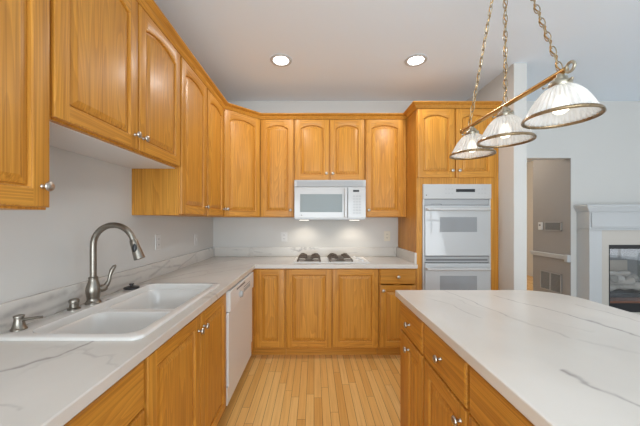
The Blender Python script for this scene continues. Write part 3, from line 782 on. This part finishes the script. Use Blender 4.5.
def oven_door(z0, z1, wz0, wz1, hz):
    d = MB().box(VX0 + .018, VX1 - .018, .0, .030, z0, z1).build('door', OVENW, t, bevel=.004)
    MB().box(1.205, 1.560, -.0015, .0, wz0, wz1).build('window', OVENGLASS, d, bevel=.001)
    h = MB().tube([(VX0 + .026, -.028, hz), (VX1 - .030, -.028, hz)], .013, 14)
    h.box(VX0 + .024, VX0 + .052, -.028, 0, hz - .012, hz + .012).box(VX1 - .052, VX1 - .024, -.028, 0, hz - .012, hz + .012)
    h.build('handle', APPL, d, smooth=50)
    return d
oven_door(.996, 1.480, 1.225, 1.368, 1.440)
oven_door(.455, .925, .62, .806, .872)
MB().box(VX0 + .018, VX1 - .018, .014, .031, 1.486, 1.538).box(1.12, 1.22, .010, .014, 1.484, 1.491).build('vent', [APPL_GREY], t)
MB().box(VX0 + .018, VX1 - .018, .014, .031, .934, .988).build('vent', APPL_GREY, t)
MB().box(VX0 + .03, VX1 - .03, .012, .0138, .948, .966).build('vent_slot', APPL_DARK, t)
MB().box(1.125, 1.225, .011, .0138, 1.486, 1.494).build('vent_slot', BLACK, t)

# ------------------------------------------------------------------ outlets and switches
def plate(label, loc, rz, m, kind='outlet'):
    t = thing('wall_outlet' if kind == 'outlet' else 'wall_switch', label, kind, loc, rz, 'kitchen wall plates')
    MB().box(-.036, .036, -.006, 0, -.058, .058).build('cover_plate', m, t, bevel=.003)
    if kind == 'outlet':
        for dz in (-.021, .021):
            s = MB().box(-.016, .016, -.008, -.006, dz - .014, dz + .014).build('socket', m, t, bevel=.002)
            sl = MB().box(-.008, -.005, -.0085, -.008, dz - .004, dz + .008).box(.005, .008, -.0085, -.008, dz - .004, dz + .006)
            sl.build('slot', SLOT, s)
    else:
        MB().box(-.008, .008, -.012, -.006, -.014, .014).build('toggle', m, t, bevel=.002)
plate('white outlet on the back wall left of the microwave', (-.352, YB, 1.140), 0, PLATEW)
plate('almond outlet on the back wall close to the oven cabinet', (.862, YB, 1.150), 0, ALMOND)
plate('white outlet on the left wall nearer the faucet', (XL, 2.165, 1.172), PI / 2, PLATEW)
plate('white wall switch on the left wall nearer the kitchen corner', (XL, 2.862, 1.142), PI / 2, PLATEW, 'switch')

# ------------------------------------------------------------------ ceiling lights
def downlight(x, y, label):
    t = thing('downlight', label, 'ceiling light', (x, y, ZC - .0005), 0, 'recessed ceiling lights')
    MB().lathe([(.072, -.002), (.094, -.001), (.096, -.004), (.092, -.009), (.078, -.011), (.066, -.006), (.064, -.003)], n=36, cap0=False, cap1=False).build('trim_ring', WHITE, t, smooth=40)
    MB().lathe([(.066, -.0045), (.03, -.0055), (.001, -.006)], n=32, cap0=False).build('lens', LENS, t, smooth=60)
    l = bpy.data.lights.new('downlight_lamp', 'AREA'); l.shape = 'DISK'; l.size = .13; l.energy = DOWN_W; l.color = (1.0, .97, .94)
    o = bpy.data.objects.new('downlight_lamp', l); C.objects.link(o); o.parent = t; o.location = (0, 0, -.016)
downlight(-.289, 2.494, 'recessed ceiling downlight left of centre, before the back wall cabinets')
downlight(.894, 2.494, 'recessed ceiling downlight on the right, next to the pendant chains')
downlight(-.289, -1.3, 'added unseen fill downlight behind the camera on the sink side')  # extra ceiling lamp out of view, put in as soft fill
downlight(.894, -1.3, 'added unseen fill downlight behind the camera on the island side')  # second added fill lamp out of view
for k, (hx, hy) in enumerate(((2.5, 4.3), (3.0, 6.0))):
    l = bpy.data.lights.new('hall_fill', 'POINT'); l.energy = (14, 30)[k]; l.shadow_soft_size = .12; l.color = (1.0, .90, .78)  # added fill for the hall and far room, no fixture there
    o = bpy.data.objects.new('hall_fill', l); C.objects.link(o); o.location = (hx, hy, 2.55)

# ------------------------------------------------------------------ island pendant
PXX = .975
t = thing('island_pendant', 'brass pendant bar with three ribbed glass shades on chains above the island', 'pendant light', (PXX, 1.45, 0))
BZ = 1.921
bar = MB().tube([(0, -.350, BZ), (0, .422, BZ)], .0112, 14)
bar.build('bar', BRASS, t, smooth=60)
ringp = [(0, -.368 + .018 * math.cos(2 * PI * k / 20), BZ + .018 * math.sin(2 * PI * k / 20)) for k in range(20)]
MB().tube(ringp, .0055, 8, closed=True).build('end_ring', SOCKETM, t, smooth=60)
MB().sphere((0, .424, BZ), .0145, 8).build('end_cap', BRASS, t, smooth=60)
MB().lathe([(.001, ZC - .035), (.05, ZC - .034), (.062, ZC - .02), (.065, ZC - .001)], n=30).build('canopy', BRASS, t, smooth=40)
SH = [(-.325, 0), (.0, 0), (.305, 0)]
for sy, _ in SH:
    NR, NS = 36, 288
    prof_o = [(.030, .124), (.038, .121), (.050, .113), (.063, .100), (.076, .083), (.088, .062), (.099, .040), (.109, .019), (.118, .004)]
    loops = []
    zb = 1.742
    def ringloop(r, h, amp):
        return [(r * (1 + amp * math.cos(NR * 2 * PI * k / NS)) * math.cos(2 * PI * k / NS), sy + r * (1 + amp * math.cos(NR * 2 * PI * k / NS)) * math.sin(2 * PI * k / NS), zb + h) for k in range(NS)]
    for r, h in prof_o: loops.append(ringloop(r, h, .040))
    for r, h in reversed(prof_o): loops.append(ringloop(r - .0045, h - .001, -.015))
    sh = MB().loft(loops).build('shade', RIBBED, t, smooth=70)
    rim = [(.1205 * math.cos(2 * PI * k / 64), sy + .1205 * math.sin(2 * PI * k / 64), zb + .002) for k in range(64)]
    rb = MB().tube(rim, .0060, 10, closed=True)
    rb.lathe([(.1165, -.001), (.1175, .010), (.1225, .009), (.1275, -.003), (.1245, -.006), (.1165, -.001)], (0, sy, zb), 'z', 64, cap0=False, cap1=False)
    rb.build('rim_band', RIMM, sh, smooth=60)
    so = MB().lathe([(.033, .116), (.038, .124), (.038, .138), (.034, .143), (.024, .146), (.022, .158), (.014, .162), (.012, .174), (.001, .175)], (0, sy, zb), 'z', 24)
    so.lathe([(.018, .085), (.018, .118), (.001, .119)], (0, sy, zb), 'z', 20)
    for k in range(3):
        a = k * 2 * PI / 3 + .5; c_, s_ = math.cos(a), math.sin(a)
        so.tube([(.030 * c_, sy + .030 * s_, zb + .131), (.050 * c_, sy + .050 * s_, zb + .131)], .003, 8)
        so.sphere((.052 * c_, sy + .052 * s_, zb + .131), .006, 6)
    so.build('socket', SOCKETM, t, smooth=50)
    MB().lathe([(.012, .088), (.014, .080), (.024, .062), (.0275, .046), (.025, .028), (.014, .018), (.001, .0165)], (0, sy, zb), 'z', 20).build('bulb', BULB, t, smooth=60)
def chain(y0, y1, z0):
    P0 = Vector((0, y0, z0)); P1 = Vector((0, y1, ZC - .033)); L = (P1 - P0).length; d = (P1 - P0).normalized()
    n = int(L / .041); pitch = L / n; cm = MB()
    for i in range(n):
        c = P0 + d * (pitch * (i + .5))
        u = Vector((1, 0, 0)) if i % 2 else d.cross(Vector((1, 0, 0)))
        rot = Matrix.Rotation(.6 + random.uniform(-.25, .25), 3, d); u = rot @ u
        hl = pitch / 2 + .004; hw = .0095
        pts = []
        for k in range(20):
            a = 2 * PI * k / 20; sx_, sy_ = math.cos(a), math.sin(a)
            ex = math.copysign(abs(sx_) ** .8, sx_) * hl
            pts.append(c + d * ex + u * (hw * sy_))
        cm.tube(pts, .0021, 6, closed=True)
    cm.build('chain', CHAINM, t, smooth=60)
    cp_ = []
    for i in range(60):
        s = i / 59 * L; cp_.append(P0 + d * s + Vector((.006 * math.cos(s * 75), 0, 0)) + d.cross(Vector((1, 0, 0))) * (.006 * math.sin(s * 75)))
    MB().tube(cp_, .0026, 6).build('cord', BRASS, t, smooth=60)
chain(.335, .045, BZ + .008)
chain(.0, .0, BZ + .008)
chain(-.325, -.045, BZ + .008)

# ------------------------------------------------------------------ fireplace
MC = (FX0 + FX1) / 2
t = thing('fireplace_mantel', 'white painted fireplace mantel with frieze panel on the family room wall', 'mantel', (0, YB, 0))
ML, MRr = 3.10, 2 * MC - 3.10
fyl = 3.20 - YB
MB().box(ML - .04, MRr + .04, -.178, -.001, 1.490, 1.516).build('shelf', WHITE, t, bevel=.004)
bedm = []
for o, z in ((0, 1.436), (.010, 1.440), (.014, 1.452), (.026, 1.470), (.030, 1.476), (.032, 1.490)):
    bedm.append([(ML - o, -.001, z), (ML - o, fyl - o * .4, z), (MRr + o, fyl - o * .4, z), (MRr + o, -.001, z)])
MB().loft(bedm, 0, True, True).build('bed_moulding', WHITE, t, smooth=30)
fz = MB().box(ML, MRr, fyl, -.001, 1.243, 1.436)
fz.box(ML + .02, MRr - .02, fyl - .008, fyl, 1.255, 1.268).box(ML + .02, MRr - .02, fyl - .008, fyl, 1.412, 1.425).box(ML + .02, ML + .033, fyl - .008, fyl, 1.268, 1.412).box(MRr - .033, MRr - .02, fyl - .008, fyl, 1.268, 1.412)
fz.build('frieze', WHITE, t, bevel=.002)
MB().box(ML - .008, MRr + .008, fyl - .010, -.001, 1.225, 1.2425).build('moulding', WHITE, t, bevel=.004)
for a, b in ((ML, 3.24), (2 * MC - 3.24, MRr)):
    pl = MB().box(a, b, fyl, -.001, 0.0, 1.2245)
    pl.build('pilaster', WHITE, t, bevel=.002)
su = MB().box(3.2405, FX0, fyl + .012, -.001, 0.0, 1.224).box(FX1, 2 * MC - 3.2405, fyl + .012, -.001, 0, 1.224).box(FX0, FX1, fyl + .012, -.001, FZ1, 1.224).box(FX0, FX1, fyl + .012, -.001, 0, FZ0)
tag(su.build('tile_surround', TILE, t), 'beige tile surround')
t = thing('gas_fireplace', 'black glass-fronted gas fireplace with grey ceramic logs', 'fireplace', (0, YB, 0))
g0 = fyl + .02
fb = MB()
fb.box(FX0 + .001, FX1 - .001, .38, .40, FZ0 + .001, FZ1 - .001, 1).box(FX0 + .001, FX0 + .02, g0, .38, FZ0 + .001, FZ1 - .001, 1).box(FX1 - .02, FX1 - .001, g0, .38, FZ0 + .001, FZ1 - .001, 1)
fb.box(FX0 + .02, FX1 - .02, g0, .38, FZ1 - .02, FZ1 - .001, 0).box(FX0 + .02, FX1 - .02, g0, .38, FZ0 + .001, FZ0 + .12, 2)
fb.build('firebox', [FIREBLK, FIREBACK, FLOOR_REFL], t)
MB().box(FX0 + .001, FX1 - .001, g0 - .012, g0, FZ1 - .045, FZ1 - .001).box(FX0 + .001, FX0 + .008, g0 - .012, g0, FZ0 + .001, FZ1 - .045).box(FX1 - .008, FX1 - .001, g0 - .012, g0, FZ0 + .001, FZ1 - .045).box(FX0 + .008, FX1 - .008, g0 - .012, g0, FZ0 + .001, FZ0 + .10).build('frame', FIREBLK, t, bevel=.002)
MB().box(FX0 + .0205, FX1 - .0205, g0 + .001, g0 + .004, FZ0 + .10, FZ1 - .045).build('glass_pane', CLEAR, t)
MB().box(FX0 + .08, FX1 - .08, .02, .30, FZ0 + .121, FZ0 + .17).build('grate', FIREBLK, t)
tag(MB().box(FX0 + .25, FX0 + .78, .372, .3795, FZ0 + .125, .815).build('reflection_panel', TILE, t), 'beige panel standing in for a reflection in the glass')  # beige reflection of the glass built as a panel inside the firebox
for (x0, y0, z0, x1, y1, z1, r) in ((FX0 + .10, .05, .51, FX0 + .52, .24, .53, .050), (FX0 + .42, .24, .52, FX1 - .08, .04, .53, .052),
                                    (FX0 + .12, .24, .58, FX0 + .50, .05, .60, .044), (FX0 + .30, .08, .63, FX0 + .72, .24, .60, .042), (FX0 + .22, .20, .66, FX0 + .46, .06, .70, .032)):
    n = 12; pth = []; rr = []
    for k in range(n + 1):
        s = k / n; pth.append((x0 + (x1 - x0) * s, y0 + (y1 - y0) * s + random.uniform(-.006, .006), z0 + (z1 - z0) * s + random.uniform(-.012, .012))); rr.append(r * random.uniform(.78, 1.18))
    MB().tube(pth, rr, 12).build('log', LOGM, t, smooth=50)

# ------------------------------------------------------------------ hall wall fittings
def grille(name, label, cat, y0, y1, z0, z1, halves, n):
    t = thing(name, label, cat, (DX1 - .0045, y1, z0), -PI / 2, 'hall wall grilles')
    w, h = y1 - y0, z1 - z0
    MB().box(0, w, -.004, 0, 0, h).build('backing', GRILLEB, t)
    f = MB().box(0, .012, -.012, -.004, 0, h).box(w - .012, w, -.012, -.004, 0, h).box(0, w, -.012, -.004, 0, .012).box(0, w, -.012, -.004, h - .012, h)
    for k in range(1, halves): f.box(w * k / halves - .008, w * k / halves + .008, -.012, -.004, 0, h)
    f.build('frame', GRILLEF, t)
    for k in range(n):
        z = .016 + (h - .032) * (k + .5) / n
        MB().quad([(.012, -.004, z + .004), (w - .012, -.004, z + .004), (w - .012, -.011, z - .004), (.012, -.011, z - .004)]).build('slat', GRILLE, t)
grille('supply_grille', 'small grey supply grille high on the hall wall by the thermostat', 'vent', 3.475, 3.73, 1.205, 1.318, 1, 6)
grille('return_grille', 'large double return air grille low on the hall wall under the chair rail', 'vent', 3.475, 3.80, .435, .675, 2, 14)
t = thing('thermostat', 'small white thermostat on the hall wall beside the small grille', 'thermostat', (DX1 - .0045, 3.79, 1.262), -PI / 2)
MB().box(-.028, .028, -.022, 0, -.05, .05).build('case', PLATEW, t, bevel=.004)
MB().box(-.014, .014, -.0235, -.022, .0, .022).build('display', APPL_DARK, t)
